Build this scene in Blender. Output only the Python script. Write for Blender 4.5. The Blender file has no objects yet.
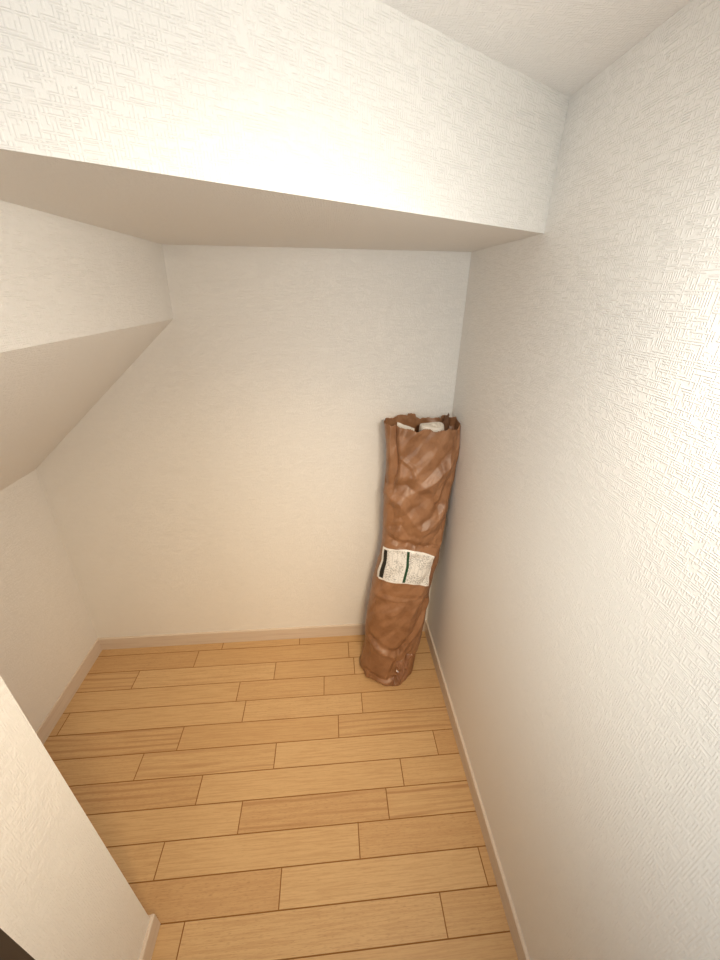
import bpy, bmesh, math, random
from mathutils import Vector, noise

C = bpy.context.scene.collection
scene = bpy.context.scene

# ------------------------------------------------------------------ camera
cam_d = bpy.data.cameras.new('camera')
cam = bpy.data.objects.new('camera', cam_d)
C.objects.link(cam)
cam.location = (-0.38771, -1.16428, 1.30199)
cam.rotation_euler = (1.10364, -0.01438, -0.08473)
cam_d.sensor_width = 36.0
cam_d.sensor_fit = 'AUTO'
cam_d.lens = 384.028 * 36.0 / 960.0
cam_d.shift_x = -3.143 / 960.0
cam_d.shift_y = 3.707 / 960.0
cam_d.clip_start = 0.01
scene.camera = cam

# ------------------------------------------------------------------ light
world = bpy.data.worlds.new('world')
scene.world = world
world.use_nodes = True
world.node_tree.nodes['Background'].inputs[0].default_value = (1.0, 0.92, 0.84, 1)
world.node_tree.nodes['Background'].inputs[1].default_value = 0.35


def area_light(name, loc, target, size, energy, color, shape='DISK', size_y=None):
    d = bpy.data.lights.new(name, 'AREA')
    d.shape = shape
    d.size = size
    if size_y:
        d.size_y = size_y
    d.energy = energy
    d.color = color
    o = bpy.data.objects.new(name, d)
    C.objects.link(o)
    o.location = loc
    v = Vector(target) - Vector(loc)
    o.rotation_euler = v.to_track_quat('-Z', 'Y').to_euler()
    return o


# main lamp, out of view on the right; the other lights are added fills
area_light('door_lamp', (-0.12, -1.0, 1.36), (-0.8, -0.2, 0.6), 0.15, 2.70, (1.0, 0.99, 0.93))
area_light('fill_low_left', (-0.12, -1.0, 1.36), (-1.0, -0.1, 0.1), 0.15, 1.6, (1.0, 0.80, 0.58)).data.spread = 2.0  # added warm fill aimed at the low left, not a real beam
area_light('fill_right_wall', (-0.60, -1.25, 0.90), (0, -0.7, 0.9), 0.30, 0.50, (0.75, 0.92, 1.0)).data.spread = 1.6  # added cool fill for the right wall, no lamp known there
area_light('fill_upper', (-0.9, -1.6, 1.30), (0, -0.8, 1.2), 0.30, 2.6, (0.97, 1.0, 1.0))  # added fill that lifts the upper walls and ceiling, no known fixture
area_light('fill_warm_low', (-0.25, -1.4, 1.35), (-0.6, 0.0, 0.0), 0.20, 2.0, (1.0, 0.78, 0.50)).data.spread = 1.2  # added warm fill for the lower back wall and floor

scene.view_settings.view_transform = 'Standard'
scene.view_settings.look = 'None'
scene.view_settings.gamma = 1.0
scene.view_settings.use_curve_mapping = False
scene.view_settings.exposure = 0.0

# ------------------------------------------------------------------ dimensions
W0, W1 = 1.3262, 1.3014           # left wall at floor level / where the slope meets it
ZL = 0.7905                       # height where the slope meets the left wall
X1, X2 = -0.7943, -0.8017         # upright face left of the soffit: top / bottom edge
Z1, Z2 = 1.3965, 1.2248
YB, ANG = -0.3828, 0.5276         # overhead tread box: right end and slant (30 degrees)
ZC = 1.5767
XN, YN, YD = -0.8103, -0.8035, -0.951
YF = -2.5                         # the floor runs on into the hall behind the camera
HB, TB = 0.0589, 0.0072
PW, OFF = 0.0757, 0.0401


# ------------------------------------------------------------------ node helpers
class NT:
    def __init__(self, name):
        self.m = bpy.data.materials.new(name)
        self.m.use_nodes = True
        self.t = self.m.node_tree
        self.b = self.t.nodes['Principled BSDF']

    def n(self, typ, **kw):
        nd = self.t.nodes.new(typ)
        for k, v in kw.items():
            setattr(nd, k, v)
        return nd

    def l(self, a, b):
        self.t.links.new(a, b)

    def math(self, op, a, b=None, c=None, clamp=False):
        nd = self.n('ShaderNodeMath', operation=op, use_clamp=clamp)
        for i, v in enumerate((a, b, c)):
            if v is None:
                continue
            if isinstance(v, (int, float)):
                nd.inputs[i].default_value = v
            else:
                self.l(v, nd.inputs[i])
        return nd.outputs[0]

    def scale(self, vec, s, loc=(0, 0, 0)):
        mp = self.n('ShaderNodeMapping')
        mp.inputs['Scale'].default_value = s
        mp.inputs['Location'].default_value = loc
        self.l(vec, mp.inputs['Vector'])
        return mp.outputs[0]

    def noise(self, vec, scale=1.0, detail=2.0, rough=0.5, dist=0.0):
        nd = self.n('ShaderNodeTexNoise')
        nd.inputs['Scale'].default_value = scale
        nd.inputs['Detail'].default_value = detail
        nd.inputs['Roughness'].default_value = rough
        nd.inputs['Distortion'].default_value = dist
        self.l(vec, nd.inputs['Vector'])
        return nd.outputs['Fac']

    def rng(self, v, a, b, c=0.0, d=1.0, smooth=True):
        nd = self.n('ShaderNodeMapRange')
        if smooth:
            nd.interpolation_type = 'SMOOTHSTEP'
        for i, x in zip((1, 2, 3, 4), (a, b, c, d)):
            nd.inputs[i].default_value = x
        self.l(v, nd.inputs[0])
        return nd.outputs[0]

    def mix(self, f, a, b):
        nd = self.n('ShaderNodeMix', data_type='RGBA')
        if isinstance(f, (int, float)):
            nd.inputs[0].default_value = f
        else:
            self.l(f, nd.inputs[0])
        for i, v in ((6, a), (7, b)):
            if isinstance(v, tuple):
                nd.inputs[i].default_value = v + (1,) if len(v) == 3 else v
            else:
                self.l(v, nd.inputs[i])
        return nd.outputs[2]

    def bump(self, h, dist, strength=1.0, normal=None):
        nd = self.n('ShaderNodeBump')
        nd.inputs['Distance'].default_value = dist
        nd.inputs['Strength'].default_value = strength
        self.l(h, nd.inputs['Height'])
        if normal:
            self.l(normal, nd.inputs['Normal'])
        return nd.outputs[0]


def wallpaper(name, color):
    """White vinyl wallpaper embossed with a coarse woven pattern of dashes."""
    k = NT(name)
    uv = k.n('ShaderNodeTexCoord').outputs['UV']
    sp = k.n('ShaderNodeSeparateXYZ')
    k.l(uv, sp.inputs[0])
    u, v = sp.outputs[0], sp.outputs[1]

    def dashes(along, across, pitch, freq, lo, hi, seed):
        """Straight raised threads of one pitch, broken into dashes row by row."""
        q = k.math('DIVIDE', across, pitch)
        row = k.math('FLOOR', q)
        fr = k.math('ABSOLUTE', k.math('SUBTRACT', k.math('FRACT', q), 0.5))
        prof = k.rng(fr, 0.14, 0.42, 1.0, 0.0)
        cb = k.n('ShaderNodeCombineXYZ')
        k.l(k.math('MULTIPLY', along, freq), cb.inputs[0])
        k.l(k.math('MULTIPLY', row, 3.713), cb.inputs[1])
        cb.inputs[2].default_value = seed
        on = k.rng(k.noise(cb.outputs[0], 1, 1.0, 0.5), lo, hi)
        return k.math('MULTIPLY', on, prof)
    h1 = dashes(u, v, 0.0028, 46, 0.47, 0.53, 0.3)     # threads along the wall
    h2 = dashes(v, u, 0.0033, 105, 0.46, 0.52, 5.7)     # short upright rungs between them
    grain = k.noise(uv, 700, 2.0, 0.6)
    s = k.math('MAXIMUM', h1, k.math('MULTIPLY', h2, 0.75))
    s = k.math('ADD', s, k.math('MULTIPLY', grain, 0.5))
    k.l(k.bump(s, 0.00050, 1.0), k.b.inputs['Normal'])
    k.b.inputs['Base Color'].default_value = color + (1,)
    k.b.inputs['Roughness'].default_value = 0.55
    k.b.inputs['Specular IOR Level'].default_value = 0.35
    return k.m


def floor_material():
    k = NT('oak_floorboards')
    at = k.n('ShaderNodeAttribute', attribute_name='board')
    sep = k.n('ShaderNodeSeparateColor')
    k.l(at.outputs['Color'], sep.inputs[0])
    r1, r2, r3 = sep.outputs
    uv = k.n('ShaderNodeTexCoord').outputs['UV']
    fine = k.noise(k.scale(uv, (22, 620, 1)), 1, 3.0, 0.65)
    mid = k.noise(k.scale(uv, (9.0, 260, 1)), 1, 2.0, 0.55, 0.5)
    pores = k.noise(k.scale(uv, (70, 900, 1)), 1, 2.0, 0.5)
    # cathedral figure: rings of a stretched, distorted wave
    wv = k.n('ShaderNodeTexWave', wave_type='BANDS', bands_direction='Y')
    wv.inputs['Scale'].default_value = 1.0
    wv.inputs['Distortion'].default_value = 7.0
    wv.inputs['Detail'].default_value = 2.0
    wv.inputs['Detail Scale'].default_value = 0.7
    k.l(k.scale(uv, (2.6, 17, 1)), wv.inputs['Vector'])
    ring = k.rng(wv.outputs['Fac'], 0.45, 1.0)
    ringamt = k.rng(r2, 0.35, 1.0, 0.10, 0.75)
    base = k.mix(r1, (0.590, 0.372, 0.175), (0.650, 0.435, 0.220))
    base = k.mix(k.math('MULTIPLY', k.rng(r3, 0.55, 1.0), 0.24), base, (0.50, 0.275, 0.125))
    c = k.mix(k.math('MULTIPLY', k.rng(fine, 0.42, 0.75), 0.30), base, (0.43, 0.235, 0.10))
    c = k.mix(k.math('MULTIPLY', k.rng(mid, 0.44, 0.62), 0.36), c, (0.45, 0.245, 0.105))
    c = k.mix(k.math('MULTIPLY', k.math('MULTIPLY', ring, ringamt), k.rng(k.noise(k.scale(uv, (3, 40, 1)), 1, 1.0, 0.5), 0.35, 0.65, 0.25, 0.95)), c, (0.40, 0.205, 0.085))
    c = k.mix(k.math('MULTIPLY', k.rng(pores, 0.56, 0.68), k.rng(r3, 0.2, 1.0, 0.22, 0.65)), c, (0.36, 0.19, 0.08))
    k.l(c, k.b.inputs['Base Color'])
    k.b.inputs['Roughness'].default_value = 0.42
    k.b.inputs['Specular IOR Level'].default_value = 0.40
    k.l(k.bump(fine, 0.00008, 0.6), k.b.inputs['Normal'])
    return k.m


def plain(name, color, rough=0.5, spec=0.5, metal=0.0):
    k = NT(name)
    co = k.n('ShaderNodeTexCoord').outputs['Object']
    f = k.noise(co, 60, 3.0, 0.6)
    dark = tuple(x * 0.88 for x in color)
    k.l(k.mix(k.math('MULTIPLY', f, 0.5), color, dark), k.b.inputs['Base Color'])
    k.b.inputs['Roughness'].default_value = rough
    k.b.inputs['Specular IOR Level'].default_value = spec
    k.b.inputs['Metallic'].default_value = metal
    return k.m


def baseboard_material():
    k = NT('pale_baseboard_foil')
    uv = k.n('ShaderNodeTexCoord').outputs['UV']
    g = k.noise(k.scale(uv, (9, 380, 1)), 1, 3.0, 0.6)
    g2 = k.noise(k.scale(uv, (4, 60, 1)), 1, 2.0, 0.5)
    c = k.mix(k.math('MULTIPLY', k.rng(g, 0.4, 0.7), 0.45), (0.70, 0.59, 0.485), (0.58, 0.465, 0.37))
    c = k.mix(k.math('MULTIPLY', k.rng(g2, 0.5, 0.7), 0.30), c, (0.50, 0.37, 0.30))
    k.l(c, k.b.inputs['Base Color'])
    k.b.inputs['Roughness'].default_value = 0.45
    return k.m


def kraft(name, base=(0.325, 0.160, 0.078), rough=0.42, dark=(0.225, 0.102, 0.044)):
    k = NT(name)
    co = k.n('ShaderNodeTexCoord').outputs['Object']
    blot = k.noise(co, 22, 3.0, 0.55)
    fib = k.noise(k.scale(co, (420, 420, 90)), 1, 3.0, 0.65)
    c = k.mix(k.rng(blot, 0.35, 0.70), base, dark)
    c = k.mix(k.math('MULTIPLY', k.rng(fib, 0.45, 0.7), 0.25), c, tuple(x * 0.72 for x in base))
    k.l(c, k.b.inputs['Base Color'])
    k.b.inputs['Roughness'].default_value = rough
    k.b.inputs['Specular IOR Level'].default_value = 0.5
    vo = k.n('ShaderNodeTexVoronoi', feature='DISTANCE_TO_EDGE')
    vo.inputs['Scale'].default_value = 26
    warp = k.n('ShaderNodeTexNoise')
    warp.inputs['Scale'].default_value = 14
    k.l(co, warp.inputs['Vector'])
    vm = k.n('ShaderNodeVectorMath', operation='MULTIPLY_ADD')
    k.l(warp.outputs['Color'], vm.inputs[0])
    vm.inputs[1].default_value = (0.12, 0.12, 0.12)
    k.l(co, vm.inputs[2])
    k.l(vm.outputs[0], vo.inputs['Vector'])
    crease = k.rng(vo.outputs['Distance'], 0.0, 0.12)
    h = k.math('ADD', k.math('MULTIPLY', crease, 0.6), k.math('MULTIPLY', k.noise(co, 120, 3.0, 0.6), 0.5))
    k.l(k.bump(h, 0.0007, 0.35), k.b.inputs['Normal'])
    return k.m


def label_material():
    """Shipping label: white sheet, rows of tiny grey print and two dark bars."""
    k = NT('printed_label')
    uv = k.n('ShaderNodeTexCoord').outputs['UV']
    sp = k.n('ShaderNodeSeparateXYZ')
    k.l(uv, sp.inputs[0])
    u, v = sp.outputs[0], sp.outputs[1]

    def band(x, a, b):
        return k.math('MULTIPLY', k.math('GREATER_THAN', x, a), k.math('LESS_THAN', x, b))
    inside = k.math('MULTIPLY', band(u, 0.080, 0.975), band(v, 0.045, 0.955))
    # columns of print running along v (the sheet is stuck on sideways)
    pr = k.noise(k.scale(uv, (30, 34, 1)), 1, 1.0, 0.6)
    pr = k.rng(pr, 0.46, 0.58)
    blk = k.noise(k.scale(uv, (9, 3.5, 1), (4, 1, 0)), 1, 1.0, 0.5)
    blk = k.rng(blk, 0.36, 0.56, 0.25, 1.0)
    rules = k.n('ShaderNodeTexWave', wave_type='BANDS', bands_direction='X', wave_profile='SAW')
    rules.inputs['Scale'].default_value = 3.6
    k.l(uv, rules.inputs['Vector'])
    rl = k.math('GREATER_THAN', rules.outputs['Fac'], 0.90)
    ink = k.math('MULTIPLY', k.math('MULTIPLY', pr, blk), 0.62)
    ink = k.math('MAXIMUM', ink, k.math('MULTIPLY', rl, 0.40))
    ink = k.math('MULTIPLY', ink, inside)
    c = k.mix(ink, (0.86, 0.84, 0.81), (0.20, 0.20, 0.20))
    c = k.mix(k.math('MULTIPLY', band(u, 0.022, 0.075), band(v, 0.06, 0.94)), c, (0.012, 0.014, 0.012))
    c = k.mix(k.math('MULTIPLY', band(u, 0.435, 0.485), band(v, 0.03, 0.96)), c, (0.010, 0.060, 0.026))
    k.l(c, k.b.inputs['Base Color'])
    k.b.inputs['Roughness'].default_value = 0.45
    return k.m


M_WALL = wallpaper('white_embossed_wallpaper', (0.865, 0.835, 0.79))
M_CEIL = wallpaper('white_ceiling_paper', (0.91, 0.885, 0.855))
M_FLOOR = floor_material()
M_GAP = plain('floor_joint', (0.30, 0.140, 0.040), 0.8, 0.2)
M_BASE = baseboard_material()
M_JAMB = plain('dark_brown_frame', (0.045, 0.033, 0.026), 0.5)
M_KRAFT = kraft('kraft_paper')
M_KRAFT_DARK = kraft('brown_torn_paper', (0.19, 0.095, 0.050), 0.6, (0.11, 0.052, 0.028))
M_TAPE = kraft('glossy_brown_tape', (0.33, 0.165, 0.095), 0.14, (0.22, 0.10, 0.05))
M_LABEL = label_material()
M_WHITE = plain('white_folded_paper', (0.80, 0.74, 0.66), 0.6)
M_CREAM = plain('cream_wrapping', (0.74, 0.64, 0.53), 0.6)


# ------------------------------------------------------------------ mesh helpers
def link(name, bm, mats, parent=None, smooth=False):
    me = bpy.data.meshes.new(name)
    bm.normal_update()
    bm.to_mesh(me)
    bm.free()
    for m in (mats if isinstance(mats, (list, tuple)) else [mats]):
        me.materials.append(m)
    if smooth:
        for p in me.polygons:
            p.use_smooth = True
    o = bpy.data.objects.new(name, me)
    C.objects.link(o)
    if parent:
        o.parent = parent
    return o


def metric_uv(bm):
    """UVs in metres: along the face and up it (or x/y on level faces)."""
    lay = bm.loops.layers.uv.verify()
    bm.normal_update()
    for f in bm.faces:
        n = f.normal
        if abs(n.z) > 0.95:
            a, b = Vector((1, 0, 0)), Vector((0, 1, 0))
        else:
            a = Vector((-n.y, n.x, 0)).normalized()
            b = n.cross(a)
        for lp in f.loops:
            lp[lay].uv = (lp.vert.co.dot(a), lp.vert.co.dot(b))


def prism(poly, axis, a, b):
    """Solid from a polygon swept along an axis ('x','y','z') between a and b."""
    bm = bmesh.new()

    def P(p, t):
        if axis == 'y':
            return (p[0], t, p[1])
        if axis == 'z':
            return (p[0], p[1], t)
        return (t, p[0], p[1])
    lo = [bm.verts.new(P(p, a)) for p in poly]
    hi = [bm.verts.new(P(p, b)) for p in poly]
    bm.faces.new(lo)
    bm.faces.new(hi[::-1])
    n = len(poly)
    for i in range(n):
        bm.faces.new((lo[i], hi[i], hi[(i + 1) % n], lo[(i + 1) % n]))
    bmesh.ops.recalc_face_normals(bm, faces=bm.faces)
    return bm


def structure(name, bm, mat):
    metric_uv(bm)
    o = link(name, bm, mat)
    o['kind'] = 'structure'
    return o


def rect(x0, x1, y0, y1):
    return [(x0, y0), (x1, y0), (x1, y1), (x0, y1)]


def soften(bm, w, seg=2):
    bmesh.ops.bevel(bm, geom=bm.edges[:], offset=w, segments=seg, affect='EDGES', profile=0.5)


# ------------------------------------------------------------------ room shell
T = 0.08
structure('wall_back', prism(rect(-1.5, T, 0.0, T), 'z', -0.02, 1.9), M_WALL)
structure('wall_right', prism(rect(0.0, T, YF, 0.0), 'z', -0.02, 2.4), M_WALL)
structure('wall_left', prism([(-W0, 0), (-W1, ZL), (-W1, 0.95), (-1.42, 0.95), (-1.42, 0)], 'y', -0.80, 0.0), M_WALL)
# the stair's side: upright face with the sloping underside below it
bm = prism([(-0.7943, 1.60), (X1, Z1), (X2, Z2), (-W1, ZL), (-1.42, ZL - 0.09), (-1.42, 1.60)], 'y', -1.05, 0.0)
structure('wall_upper_left', bm, M_WALL)
# level soffit behind the slanted tread box, and the box's own upright front
dx, dy = -math.cos(ANG), math.sin(ANG)
dy = -abs(dy)
L = 1.05
poly = [(0, 0), (-1.0, 0), (0 + dx * L, YB + dy * L), (0, YB)]
structure('wall_overhead', prism([(0, 0), (X1, 0), (X1, YB + dy * (X1 / dx)), (0, YB)], 'z', Z1, ZC + 0.05), M_WALL)
structure('ceiling', prism(rect(-1.42, 0.0, -1.30, 0.0), 'z', ZC, ZC + 0.06), M_CEIL)
# the pier left of the doorway and the closet front return behind it
structure('wall_front', prism(rect(-1.42, XN, YD, YN), 'z', 0.0, ZC), M_WALL)
structure('wall_header', prism(rect(-1.42, 0.0, -1.36, -1.30), 'z', ZC, 2.4), M_WALL)
structure('ceiling', prism(rect(-1.50, T, YF - T, -1.30), 'z', 2.4, 2.46), M_CEIL)
# dark frame of the doorway, seen at the lower left
jam = prism([(XN - 0.16, YD - 0.035), (XN + 0.0, YD - 0.035), (XN + 0.0, YD), (XN - 0.16, YD)], 'z', 0.0, ZC)
structure('trim_1', jam, M_JAMB)
# hall side walls and far wall, behind the camera
structure('wall_hall_left', prism(rect(-1.50, -1.42, YF, -0.80), 'z', 0.0, 2.4), M_WALL)
structure('wall_hall_back', prism(rect(-1.50, T, YF - T, YF), 'z', -0.02, 2.4), M_WALL)


def baseboard(name, pts, inward, z0=0.0, h=HB, t=TB):
    """Board along pts (two points), thickness on the side 'inward'."""
    (x0, y0), (x1, y1) = pts
    ix, iy = inward
    bm = bmesh.new()
    prof = [(0, 0), (t, 0), (t, h - 0.003), (t - 0.0012, h - 0.0009), (t - 0.0030, h), (0, h)]
    ends = []
    for (x, y) in ((x0, y0), (x1, y1)):
        ends.append([bm.verts.new((x + ix * p, y + iy * p, z0 + q)) for p, q in prof])
    n = len(prof)
    bm.faces.new(ends[0])
    bm.faces.new(ends[1][::-1])
    for i in range(n):
        bm.faces.new((ends[0][i], ends[1][i], ends[1][(i + 1) % n], ends[0][(i + 1) % n]))
    bmesh.ops.recalc_face_normals(bm, faces=bm.faces)
    return structure(name, bm, M_BASE)


baseboard('baseboard_back', ((-W0 + 0.0, -0.0), (0.0, -0.0)), (0, -1))
baseboard('baseboard_left', ((-W0, -TB), (-W0, YN)), (1, 0))
baseboard('baseboard_right', ((0, -TB), (0, YF)), (-1, 0))
baseboard('baseboard_pier', ((XN, YD), (XN, YN + TB)), (1, 0))
baseboard('baseboard_front', ((-W0 + TB, YN), (XN, YN)), (0, 1))


# ------------------------------------------------------------------ floor
def build_floor():
    rnd = random.Random(11)
    known = {0: [-.846, -.536], 1: [-.934, -.336], 2: [-1.13, -.621], 3: [-.743, -.434], 4: [-1.295, -.708, -.300],
             5: [-.895, -.385], 6: [-.992, -.585, -.074], 7: [-.793, -.197], 8: [-.662, -.252], 9: [-.848, -.339],
             10: [-.537, -.029], 11: [-.749, -.152], 12: [-.615]}
    # (row, some x on that board) -> (shade, strength of figure, tan tint) for the boards that stand out
    look = {(8, -0.12): (0.6, 1.0, 0.4), (7, -0.10): (0.6, 0.4, 0.5), (8, -0.45): (0.4, 0.85, 0.9), (7, -0.90): (0.3, 0.85, 0.8),
            (5, -1.00): (0.3, 0.95, 0.6), (5, -0.20): (0.5, 0.9, 0.6), (10, -0.70): (0.2, 0.4, 1.0),
            (9, -0.20): (0.3, 0.4, 0.8), (2, -1.20): (0.5, 0.9, 0.4), (6, -0.80): (0.6, 0.7, 0.4),
            (8, -0.80): (0.8, 0.1, 0.1), (9, -0.60): (0.8, 0.3, 0.2), (10, -0.30): (0.9, 0.1, 0.3),
            (3, -1.00): (0.7, 0.1, 0.1), (4, -1.00): (0.7, 0.2, 0.1), (6, -0.04): (0.1, 0.3, 0.8),
            (4, -0.10): (0.3, 0.4, 0.6), (7, -0.50): (0.8, 0.4, 0.2), (6, -1.10): (0.3, 0.1, 0.6)}
    bm = bmesh.new()
    uvl = bm.loops.layers.uv.verify()
    col = bm.loops.layers.float_color.new('board')
    g, dep = 0.0013, 0.0013
    XL, XR = -1.45, 0.0

    def quad(vs, rgb, uo, mi):
        f = bm.faces.new([bm.verts.new(v) for v in vs])
        f.material_index = mi
        for lp in f.loops:
            lp[uvl].uv = (lp.vert.co.x + uo[0], lp.vert.co.y + uo[1])
            lp[col] = rgb
    row = 0
    y1 = 0.0
    while y1 > YF:
        y0 = -(OFF + row * PW)
        if row in known:
            js = list(known[row])
        else:
            js = [-rnd.uniform(0.05, 0.55)]
        while js[0] > XL + 0.3:
            js.insert(0, js[0] - 0.606)
        while js[-1] < -0.62:
            js.append(js[-1] + rnd.choice([0.303, 0.52]))
        xs = [XL] + [j for j in js if j > XL + 0.02] + [XR]
        for a, b in zip(xs[:-1], xs[1:]):
            rgb = (rnd.random(), 0.55 * rnd.random(), 0.75 * rnd.random(), 1)
            xm = 0.5 * (a + b)
            for (r_, x_), lk in look.items():
                if r_ == row and a < x_ < b:
                    rgb = lk + (1,)
            uo = (rnd.uniform(0, 40), rnd.uniform(0, 40))
            # bevelled board: top face and four little slopes down into the joint
            A, B, c, d = a, b, y0, y1
            ia, ib, ic, id_ = a + g, b - g, y0 + g, y1 - g
            quad([(ia, ic, 0), (ib, ic, 0), (ib, id_, 0), (ia, id_, 0)], rgb, uo, 0)
            for s in ([(A, c, -dep), (B, c, -dep), (ib, ic, 0), (ia, ic, 0)],
                      [(B, c, -dep), (B, d, -dep), (ib, id_, 0), (ib, ic, 0)],
                      [(B, d, -dep), (A, d, -dep), (ia, id_, 0), (ib, id_, 0)],
                      [(A, d, -dep), (A, c, -dep), (ia, ic, 0), (ia, id_, 0)]):
                quad(s, rgb, uo, 1)
        y1 = y0
        row += 1
    # slab under the boards
    zt, zb = -dep - 0.0005, -0.03
    vs = [bm.verts.new((x, y, z)) for z in (zb, zt) for x, y in ((XL, YF), (XR, YF), (XR, 0), (XL, 0))]
    for idx in ((0, 3, 2, 1), (4, 5, 6, 7), (0, 1, 5, 4), (1, 2, 6, 5), (2, 3, 7, 6), (3, 0, 4, 7)):
        f = bm.faces.new([vs[i] for i in idx])
        f.material_index = 1
    o = link('floor', bm, [M_FLOOR, M_GAP])
    o['kind'] = 'structure'


build_floor()

# ------------------------------------------------------------------ paper bag
# (height, centre x, half width)
PROF = [(0.000, -0.188, 0.098), (0.016, -0.193, 0.106), (0.090, -0.182, 0.100), (0.148, -0.1745, 0.106),
        (0.214, -0.1640, 0.1125), (0.274, -0.1615, 0.1125), (0.370, -0.1545, 0.1065), (0.436, -0.1415, 0.1010),
        (0.496, -0.1265, 0.1030), (0.555, -0.1225, 0.1035), (0.593, -0.1190, 0.1035), (0.641, -0.1160, 0.1060),
        (0.702, -0.1160, 0.1075), (0.757, -0.1125, 0.1075), (0.811, -0.1055, 0.1135), (0.869, -0.1060, 0.1195),
        (0.910, -0.1090, 0.1235), (0.945, -0.1100, 0.1240), (0.990, -0.1106, 0.1230)]


def lerp_prof(h):
    h = max(0.0, min(h, 0.989))
    for (h0, c0, w0), (h1, c1, w1) in zip(PROF[:-1], PROF[1:]):
        if h0 <= h <= h1:
            t = (h - h0) / (h1 - h0)
            return c0 + (c1 - c0) * t, w0 + (w1 - w0) * t
    return PROF[-1][1:]


def bag_base(s, h, back=False):
    """Point of the smooth bag: s in [-1, 1] from left to right across the front (or back)."""
    cx, hw = lerp_prof(h)
    t = min(h / 0.95, 1)
    cy = -0.158 + (0.158 - 0.078) * t
    hd = 0.090 * (1 - t) + 0.056 * t + 0.022 * math.exp(-h / 0.10)
    e = 2.0 + 0.7 * t
    d = (1 - min(abs(s), 1) ** e) ** (1 / e)
    return Vector((cx + hw * s, cy + (d if back else -d) * hd, h))


def tri_noise(x, y, cell, seed, period=None):
    """Piecewise linear height on a jittered triangle lattice: flat facets with sharp creases."""
    x += 0.35 * cell * noise.noise(Vector((x / cell * 0.7, y / cell * 0.7, seed)))
    y += 0.35 * cell * noise.noise(Vector((x / cell * 0.7, y / cell * 0.7, seed + 9.3)))
    fx, fy = x / cell, y / cell
    fy2 = fy + 0.5 * fx
    i, j = math.floor(fx), math.floor(fy2)
    u, v = fx - i, fy2 - j

    def hsh(a, b):
        if period:
            a = a % period
        return noise.cell(Vector((a * 1.37 + seed * 3.1 + 0.01, b * 2.11 + 0.02, seed + 0.5))) * 2 - 1
    if u + v < 1:
        return hsh(i, j) * (1 - u - v) + hsh(i + 1, j) * u + hsh(i, j + 1) * v
    return hsh(i + 1, j + 1) * (u + v - 1) + hsh(i + 1, j) * (1 - v) + hsh(i, j + 1) * (1 - u)


# creases seen on the front: points (s, height), depth in metres (+ ridge, - valley), width
CREASES = [
    ([(-0.80, 0.97), (-0.80, 0.86), (-0.84, 0.80), (-0.96, 0.765)], -0.010, 0.010),
    ([(-0.72, 0.96), (-0.74, 0.84), (-0.85, 0.775)], 0.003, 0.012),
    ([(-0.95, 0.735), (-0.60, 0.715), (-0.20, 0.655), (0.05, 0.625), (0.45, 0.64), (0.80, 0.675)], 0.008, 0.018),
    ([(-0.95, 0.765), (-0.50, 0.775), (0.10, 0.735), (0.60, 0.70)], -0.007, 0.018),
    ([(0.70, 0.90), (0.62, 0.80), (0.55, 0.72)], 0.005, 0.010),
    ([(0.20, 0.90), (0.45, 0.84), (0.60, 0.80)], -0.003, 0.010),
    ([(-0.65, 0.855), (-0.35, 0.83), (-0.25, 0.80)], 0.004, 0.007),
    ([(-0.85, 0.625), (-0.55, 0.640), (-0.30, 0.600)], -0.005, 0.009),
    ([(-0.90, 0.590), (-0.40, 0.575), (0.10, 0.570), (0.70, 0.550)], -0.006, 0.010),
    ([(-0.60, 0.560), (0.0, 0.545), (0.6, 0.53)], 0.003, 0.010),
    ([(-0.90, 0.190), (-0.50, 0.165), (0.10, 0.150), (0.50, 0.230), (0.85, 0.330)], -0.005, 0.012),
    ([(-0.85, 0.170), (0.10, 0.125), (0.60, 0.215), (0.92, 0.320)], 0.006, 0.012),
    ([(0.15, 0.150), (0.02, 0.080), (-0.05, 0.040)], -0.007, 0.011),
    ([(0.55, 0.120), (0.35, 0.060), (0.20, 0.020)], -0.012, 0.010),
    ([(0.40, 0.110), (0.20, 0.055)], 0.006, 0.008),
    ([(0.80, 0.100), (0.62, 0.050), (0.50, 0.015)], -0.010, 0.010),
    ([(-0.80, 0.050), (-0.45, 0.030), (-0.10, 0.028), (0.15, 0.045)], -0.005, 0.007),
    ([(-0.30, 0.310), (0.10, 0.330), (0.60, 0.300)], 0.003, 0.014),
    ([(-0.7, 0.385), (0.1, 0.372), (0.8, 0.360)], -0.003, 0.010),
]


def seg_dist(p, a, b):
    ax, ay = a[0] * 0.11, a[1]
    bx, by = b[0] * 0.11, b[1]
    px, py = p[0] * 0.11, p[1]
    dx_, dy_ = bx - ax, by - ay
    t = max(0, min(1, ((px - ax) * dx_ + (py - ay) * dy_) / (dx_ * dx_ + dy_ * dy_)))
    return math.hypot(px - ax - t * dx_, py - ay - t * dy_), t


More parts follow.
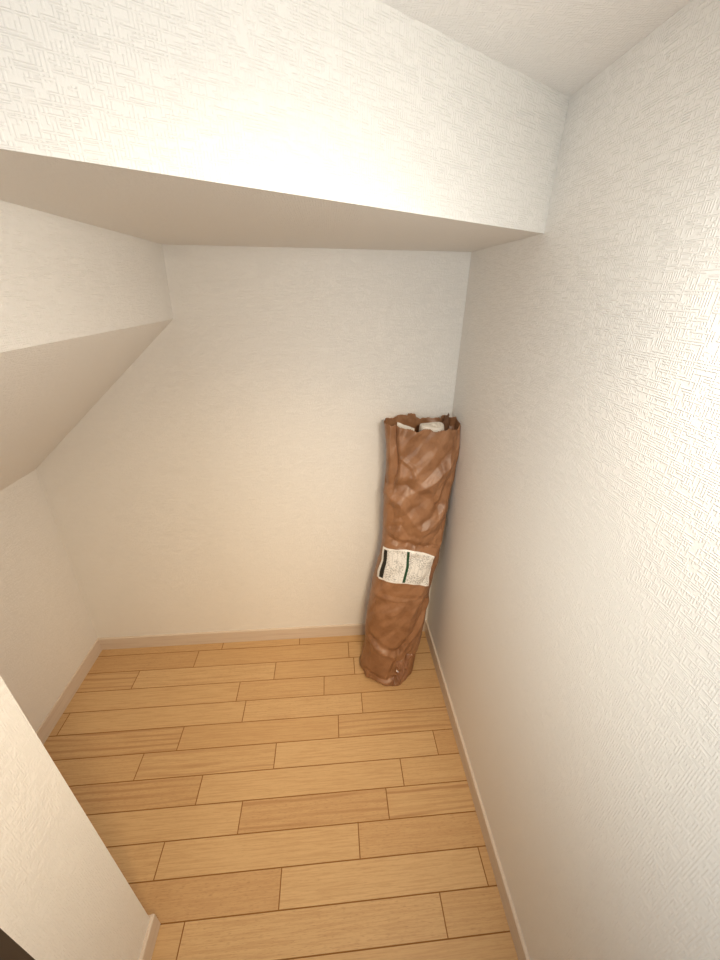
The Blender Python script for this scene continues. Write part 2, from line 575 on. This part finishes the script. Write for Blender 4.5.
def bag_disp(s, h, back):
    ang = math.acos(max(-1, min(1, s))) / math.pi      # 0 right .. 1 left
    u = (ang if not back else 2 - ang) * 0.30           # metres round the bag, total 0.6
    calm = 0.55 if (not back and 0.36 < h < 0.56 and -0.95 < s < 0.95) else 1.0
    d = 0.0052 * calm * tri_noise(u, h, 0.060, 1.7, 10)
    d += 0.0016 * calm * tri_noise(u, h, 0.0300, 5.2, 20)
    d += 0.0003 * calm * tri_noise(u, h, 0.0120, 8.9, 50)
    low = max(0, 1 - h / 0.09)
    d += 0.0018 * low * tri_noise(u, h * 1.3, 0.020, 12.1, 30)
    if not back:
        for pts, amp, w in CREASES:
            hs = [p[1] for p in pts]
            if h < min(hs) - 3 * w or h > max(hs) + 3 * w:
                continue
            best = min(seg_dist((s, h), a, b)[0] for a, b in zip(pts[:-1], pts[1:]))
            # tent shaped so the fold keeps a sharp line
            d += 1.25 * amp * max(0.0, 1 - best / (w * 1.5))
    d *= min(1.0, 0.35 + (1 - abs(s)) * 6)
    top = max(0, (h - 0.86) / 0.09)
    # slight vertical pleats under the rim
    d += 0.0016 * top * math.sin(u * 150 + 2 * noise.noise(Vector((u * 20, h * 4, 3))))
    return d


def rim(s, back):
    """Torn, uneven top edge."""
    if back:
        r = 0.958 + 0.004 * noise.noise(Vector((s * 9, 4.4, 0))) + (0.006 if -0.3 < s < -0.12 else 0)
        r -= 0.007 * max(0, min(1, (s + 0.12) * 9)) * (1 if s < 0.55 else 0)
    else:
        r = 0.950 - 0.010 * max(0, min(1, (s + 0.7) * 2.0)) * (1 if s < 0.93 else 0.4)
        r += 0.006 * noise.noise(Vector((s * 6.5, 1.2, 0)))
        r += 0.006 * max(0, 1 - abs(s - 0.55) / 0.12)
        r += 0.006 * max(0, 1 - abs(s + 0.05) / 0.2)
    r += 0.0022 * noise.noise(Vector((s * 40, 8.2 if back else 0, 0)))
    return r


def gusset(s, h, back):
    """Side pleat pushed inwards near the open top."""
    t = max(0, min(1, (h - 0.74) / 0.16))
    return (0.003 if s > 0 else 0.005) * t * max(0, 1 - (1 - abs(s)) / 0.10)


def bag_point(s, h, back=False, off=0.0):
    p = bag_base(s, h, back)
    e = 1e-3
    s0, s1 = max(-1, s - e), min(1, s + e)
    tu = bag_base(s1, h, back) - bag_base(s0, h, back)
    tu.z = 0
    n = Vector((tu.y, -tu.x, 0))
    if back:
        n = -n
    if n.length < 1e-9:
        n = Vector((1 if s > 0 else -1, 0, 0))
    n.normalize()
    p = p + n * (bag_disp(s, h, back) + off)
    p.x -= (1 if s > 0 else -1) * gusset(s, h, back)
    # the floor edge curls under, the sack body sags a little over it
    if h < 0.02:
        k = (1 - h / 0.02) ** 2
        cx, hw = lerp_prof(h)
        p.x = p.x + (cx - p.x) * 0.10 * k
        p.y = p.y + (-0.158 - p.y) * 0.10 * k
    m = TB + 0.001 if p.z < HB + 0.004 else 0.0015
    p.x = min(p.x, -m)
    p.y = min(p.y, -m)
    return p


def build_bag():
    root = bpy.data.objects.new('paper_bag', None)
    root['label'] = 'tall crumpled brown kraft paper bag with a white label, leaning in the corner'
    root['category'] = 'paper bag'
    C.objects.link(root)
    cx, cy0 = -0.182, -0.158
    root.location = (cx, cy0, 0)
    org = Vector(root.location)
    NS, NH = 150, 360
    bm = bmesh.new()
    rings = []
    params = []
    for i in range(NS + 1):
        params.append((-math.cos(math.pi * i / NS), False))
    for i in range(1, NS):
        params.append((math.cos(math.pi * i / NS), True))
    N = len(params)
    for j in range(NH + 1):
        ring = []
        for s, bk in params:
            # ends share one seam height between front and back
            r = rim(s, bk)
            if abs(s) > 0.9:
                k = (1 - abs(s)) / 0.1
                r = r * k + (0.5 * (rim(math.copysign(1, s), True) + rim(math.copysign(1, s), False))) * (1 - k)
            h = r * (j / NH)
            ring.append(bm.verts.new(bag_point(s, h, bk) - org))
        rings.append(ring)
    for j in range(NH):
        for i in range(N):
            bm.faces.new((rings[j][i], rings[j][(i + 1) % N], rings[j + 1][(i + 1) % N], rings[j + 1][i]))
    c = bm.verts.new((0, 0, 0.0005))
    for i in range(N):
        bm.faces.new((rings[0][(i + 1) % N], rings[0][i], c))
    bmesh.ops.recalc_face_normals(bm, faces=bm.faces)
    b = link('bag_body', bm, M_KRAFT, root, smooth=True)
    sol = b.modifiers.new('thickness', 'SOLIDIFY')
    sol.thickness = 0.0007
    sol.offset = -1
    return root, org


def patch(name, corners, nu, nv, off, mat, root, org, wrinkle=0.0, bow=0.0):
    """Sheet stuck on the bag's front. corners = TL, TR, BR, BL as (s, h)."""
    bm = bmesh.new()
    uvl = bm.loops.layers.uv.verify()
    TL, TR, BR, BL = corners
    g = []
    for j in range(nv + 1):
        v = j / nv
        rowv = []
        for i in range(nu + 1):
            u = i / nu
            s = (BL[0] * (1 - u) + BR[0] * u) * (1 - v) + (TL[0] * (1 - u) + TR[0] * u) * v
            h = (BL[1] * (1 - u) + BR[1] * u) * (1 - v) + (TL[1] * (1 - u) + TR[1] * u) * v
            o = off
            if wrinkle:
                o += wrinkle * (0.5 + 0.5 * tri_noise(u * 0.1, v * 0.1, 0.013, 4.4))
            h += bow * (1 - (2 * u - 1) ** 2)
            rowv.append((bm.verts.new(bag_point(s, h, False, o) - org), u, v))
        g.append(rowv)
    for j in range(nv):
        for i in range(nu):
            q = (g[j][i], g[j][i + 1], g[j + 1][i + 1], g[j + 1][i])
            f = bm.faces.new([a[0] for a in q])
            for lp, a in zip(f.loops, q):
                lp[uvl].uv = (a[1], a[2])
    o = link(name, bm, mat, root, smooth=True)
    sol = o.modifiers.new('thickness', 'SOLIDIFY')
    sol.thickness = 0.0003
    sol.offset = 0
    return o


LABEL = [(-0.965, 0.550), (0.604, 0.531), (0.790, 0.404), (-0.985, 0.426)]
root, org = build_bag()
lb = patch('shipping_label', LABEL, 90, 60, 0.0009, M_LABEL, root, org, bow=0.018)
lb['label'] = 'white printed label with a black and a green bar'
tp = patch('sealing_tape', [(0.12, 0.105), (0.74, 0.120), (0.62, 0.008), (0.05, 0.006)], 60, 50, 0.0012, M_TAPE, root, org, 0.006)
tp['label'] = 'glossy crinkled brown tape at the bag bottom'


# ------------------------------------------------------------------ contents of the bag
def tag(o, label, cat):
    o['label'] = label
    o['category'] = cat
    return o


def folded_sheet():
    """A thin packet of folded white paper standing just inside the front left of the rim."""
    bm = bmesh.new()
    n, z0, z1 = 16, 0.60, 0.958
    a, b = Vector((-0.194, -0.128, 0)), Vector((-0.136, -0.118, 0))
    a, b = Vector((-0.192, -0.096, 0)), Vector((-0.142, -0.106, 0))
    d = (b - a).normalized()
    nn = Vector((-d.y, d.x, 0))
    for k in range(3):                      # three plies, folded together
        off = 0.0022 * k
        lo, hi = [], []
        for i in range(n + 1):
            t = i / n
            p = a.lerp(b, t) + nn * (off + 0.0014 * math.sin(t * 5 + k))
            top = z1 - 0.016 * t - 0.001 * k + 0.0012 * math.sin(t * 11 + 2 * k)
            for z, L_ in ((z0, lo), (top, hi)):
                L_.append((bm.verts.new((p.x, p.y, z)), bm.verts.new((p.x + nn.x * 0.0017, p.y + nn.y * 0.0017, z))))
        for i in range(n):
            bm.faces.new((lo[i][0], lo[i + 1][0], hi[i + 1][0], hi[i][0]))
            bm.faces.new((lo[i + 1][1], lo[i][1], hi[i][1], hi[i + 1][1]))
            bm.faces.new((hi[i][0], hi[i + 1][0], hi[i + 1][1], hi[i][1]))
            bm.faces.new((lo[i + 1][0], lo[i][0], lo[i][1], lo[i + 1][1]))
        for e in (0, n):
            f = bm.faces.new((lo[e][0], hi[e][0], hi[e][1], lo[e][1]))
    bmesh.ops.recalc_face_normals(bm, faces=bm.faces)
    return link('folded_sheet', bm, M_WHITE)


def wrapped_bundle():
    """A flattened roll wrapped in cream paper: spiral end on top."""
    bm = bmesh.new()
    cx, cy, hw, hd = -0.086, -0.088, 0.036, 0.026
    z0, z1 = 0.55, 0.948
    N = 64
    prev = None
    rows = []
    levels = [(z0, 1.0), (z1 - 0.012, 1.0), (z1 - 0.003, 0.985), (z1, 0.93), (z1 - 0.0015, 0.80), (z1 - 0.0045, 0.74),
              (z1 - 0.0010, 0.68), (z1 - 0.0008, 0.54), (z1 - 0.0045, 0.48), (z1 - 0.001, 0.42), (z1 - 0.001, 0.26), (z1 - 0.005, 0.20), (z1 - 0.006, 0.04)]
    for z, k in levels:
        ring = []
        for i in range(N):
            a = 2 * math.pi * i / N
            e = 2.8
            cs, sn = math.cos(a), math.sin(a)
            rr = (abs(cs) ** e + abs(sn) ** e) ** (-1 / e)
            wob = 1 + 0.03 * math.sin(3 * a + 1)
            zz = z + (0.0025 * math.sin(2 * a + 0.5) if z > z0 + 0.1 else 0)
            ring.append(bm.verts.new((cx + hw * k * rr * cs * wob, cy + hd * k * rr * sn * wob, zz)))
        rows.append(ring)
    for r0, r1 in zip(rows[:-1], rows[1:]):
        for i in range(N):
            bm.faces.new((r0[i], r0[(i + 1) % N], r1[(i + 1) % N], r1[i]))
    bm.faces.new(rows[-1])
    bm.faces.new(rows[0][::-1])
    bmesh.ops.recalc_face_normals(bm, faces=bm.faces)
    return link('wrapped_bundle', bm, M_WHITE, smooth=True)


def torn_paper():
    """Crumpled dark brown paper poking up behind the right end of the rim."""
    bm = bmesh.new()
    nx, nz = 26, 60
    g = []
    for j in range(nz + 1):
        v = j / nz
        row = []
        for i in range(nx + 1):
            u = i / nx
            w = 0.030 * (1 - 0.50 * max(0, (v - 0.82) / 0.18) ** 1.3)
            x = -0.039 + (u - 0.55) * w
            topz = 0.983 + 0.002 * math.sin(u * 9) - 0.034 * abs(u - 0.62)
            z = 0.82 + (topz - 0.82) * v
            y = -0.060 - 0.010 * math.sin(u * math.pi) + 0.007 * tri_noise(u * 0.05, v * 0.16, 0.026, 2.2) - 0.012 * v
            row.append(bm.verts.new((min(x, -0.004), min(y, -0.006), z)))
        g.append(row)
    for j in range(nz):
        for i in range(nx):
            bm.faces.new((g[j][i], g[j][i + 1], g[j + 1][i + 1], g[j + 1][i]))
    o = link('torn_paper', bm, M_KRAFT_DARK, smooth=True)
    sol = o.modifiers.new('thickness', 'SOLIDIFY')
    sol.thickness = 0.0012
    return o


tag(folded_sheet(), 'thin white folded paper inside the bag behind its front left rim', 'paper')
tag(wrapped_bundle(), 'cream white bundle standing inside the right half of the open bag', 'bundle')
tag(torn_paper(), 'dark brown torn paper poking above the right end of the bag opening', 'paper')
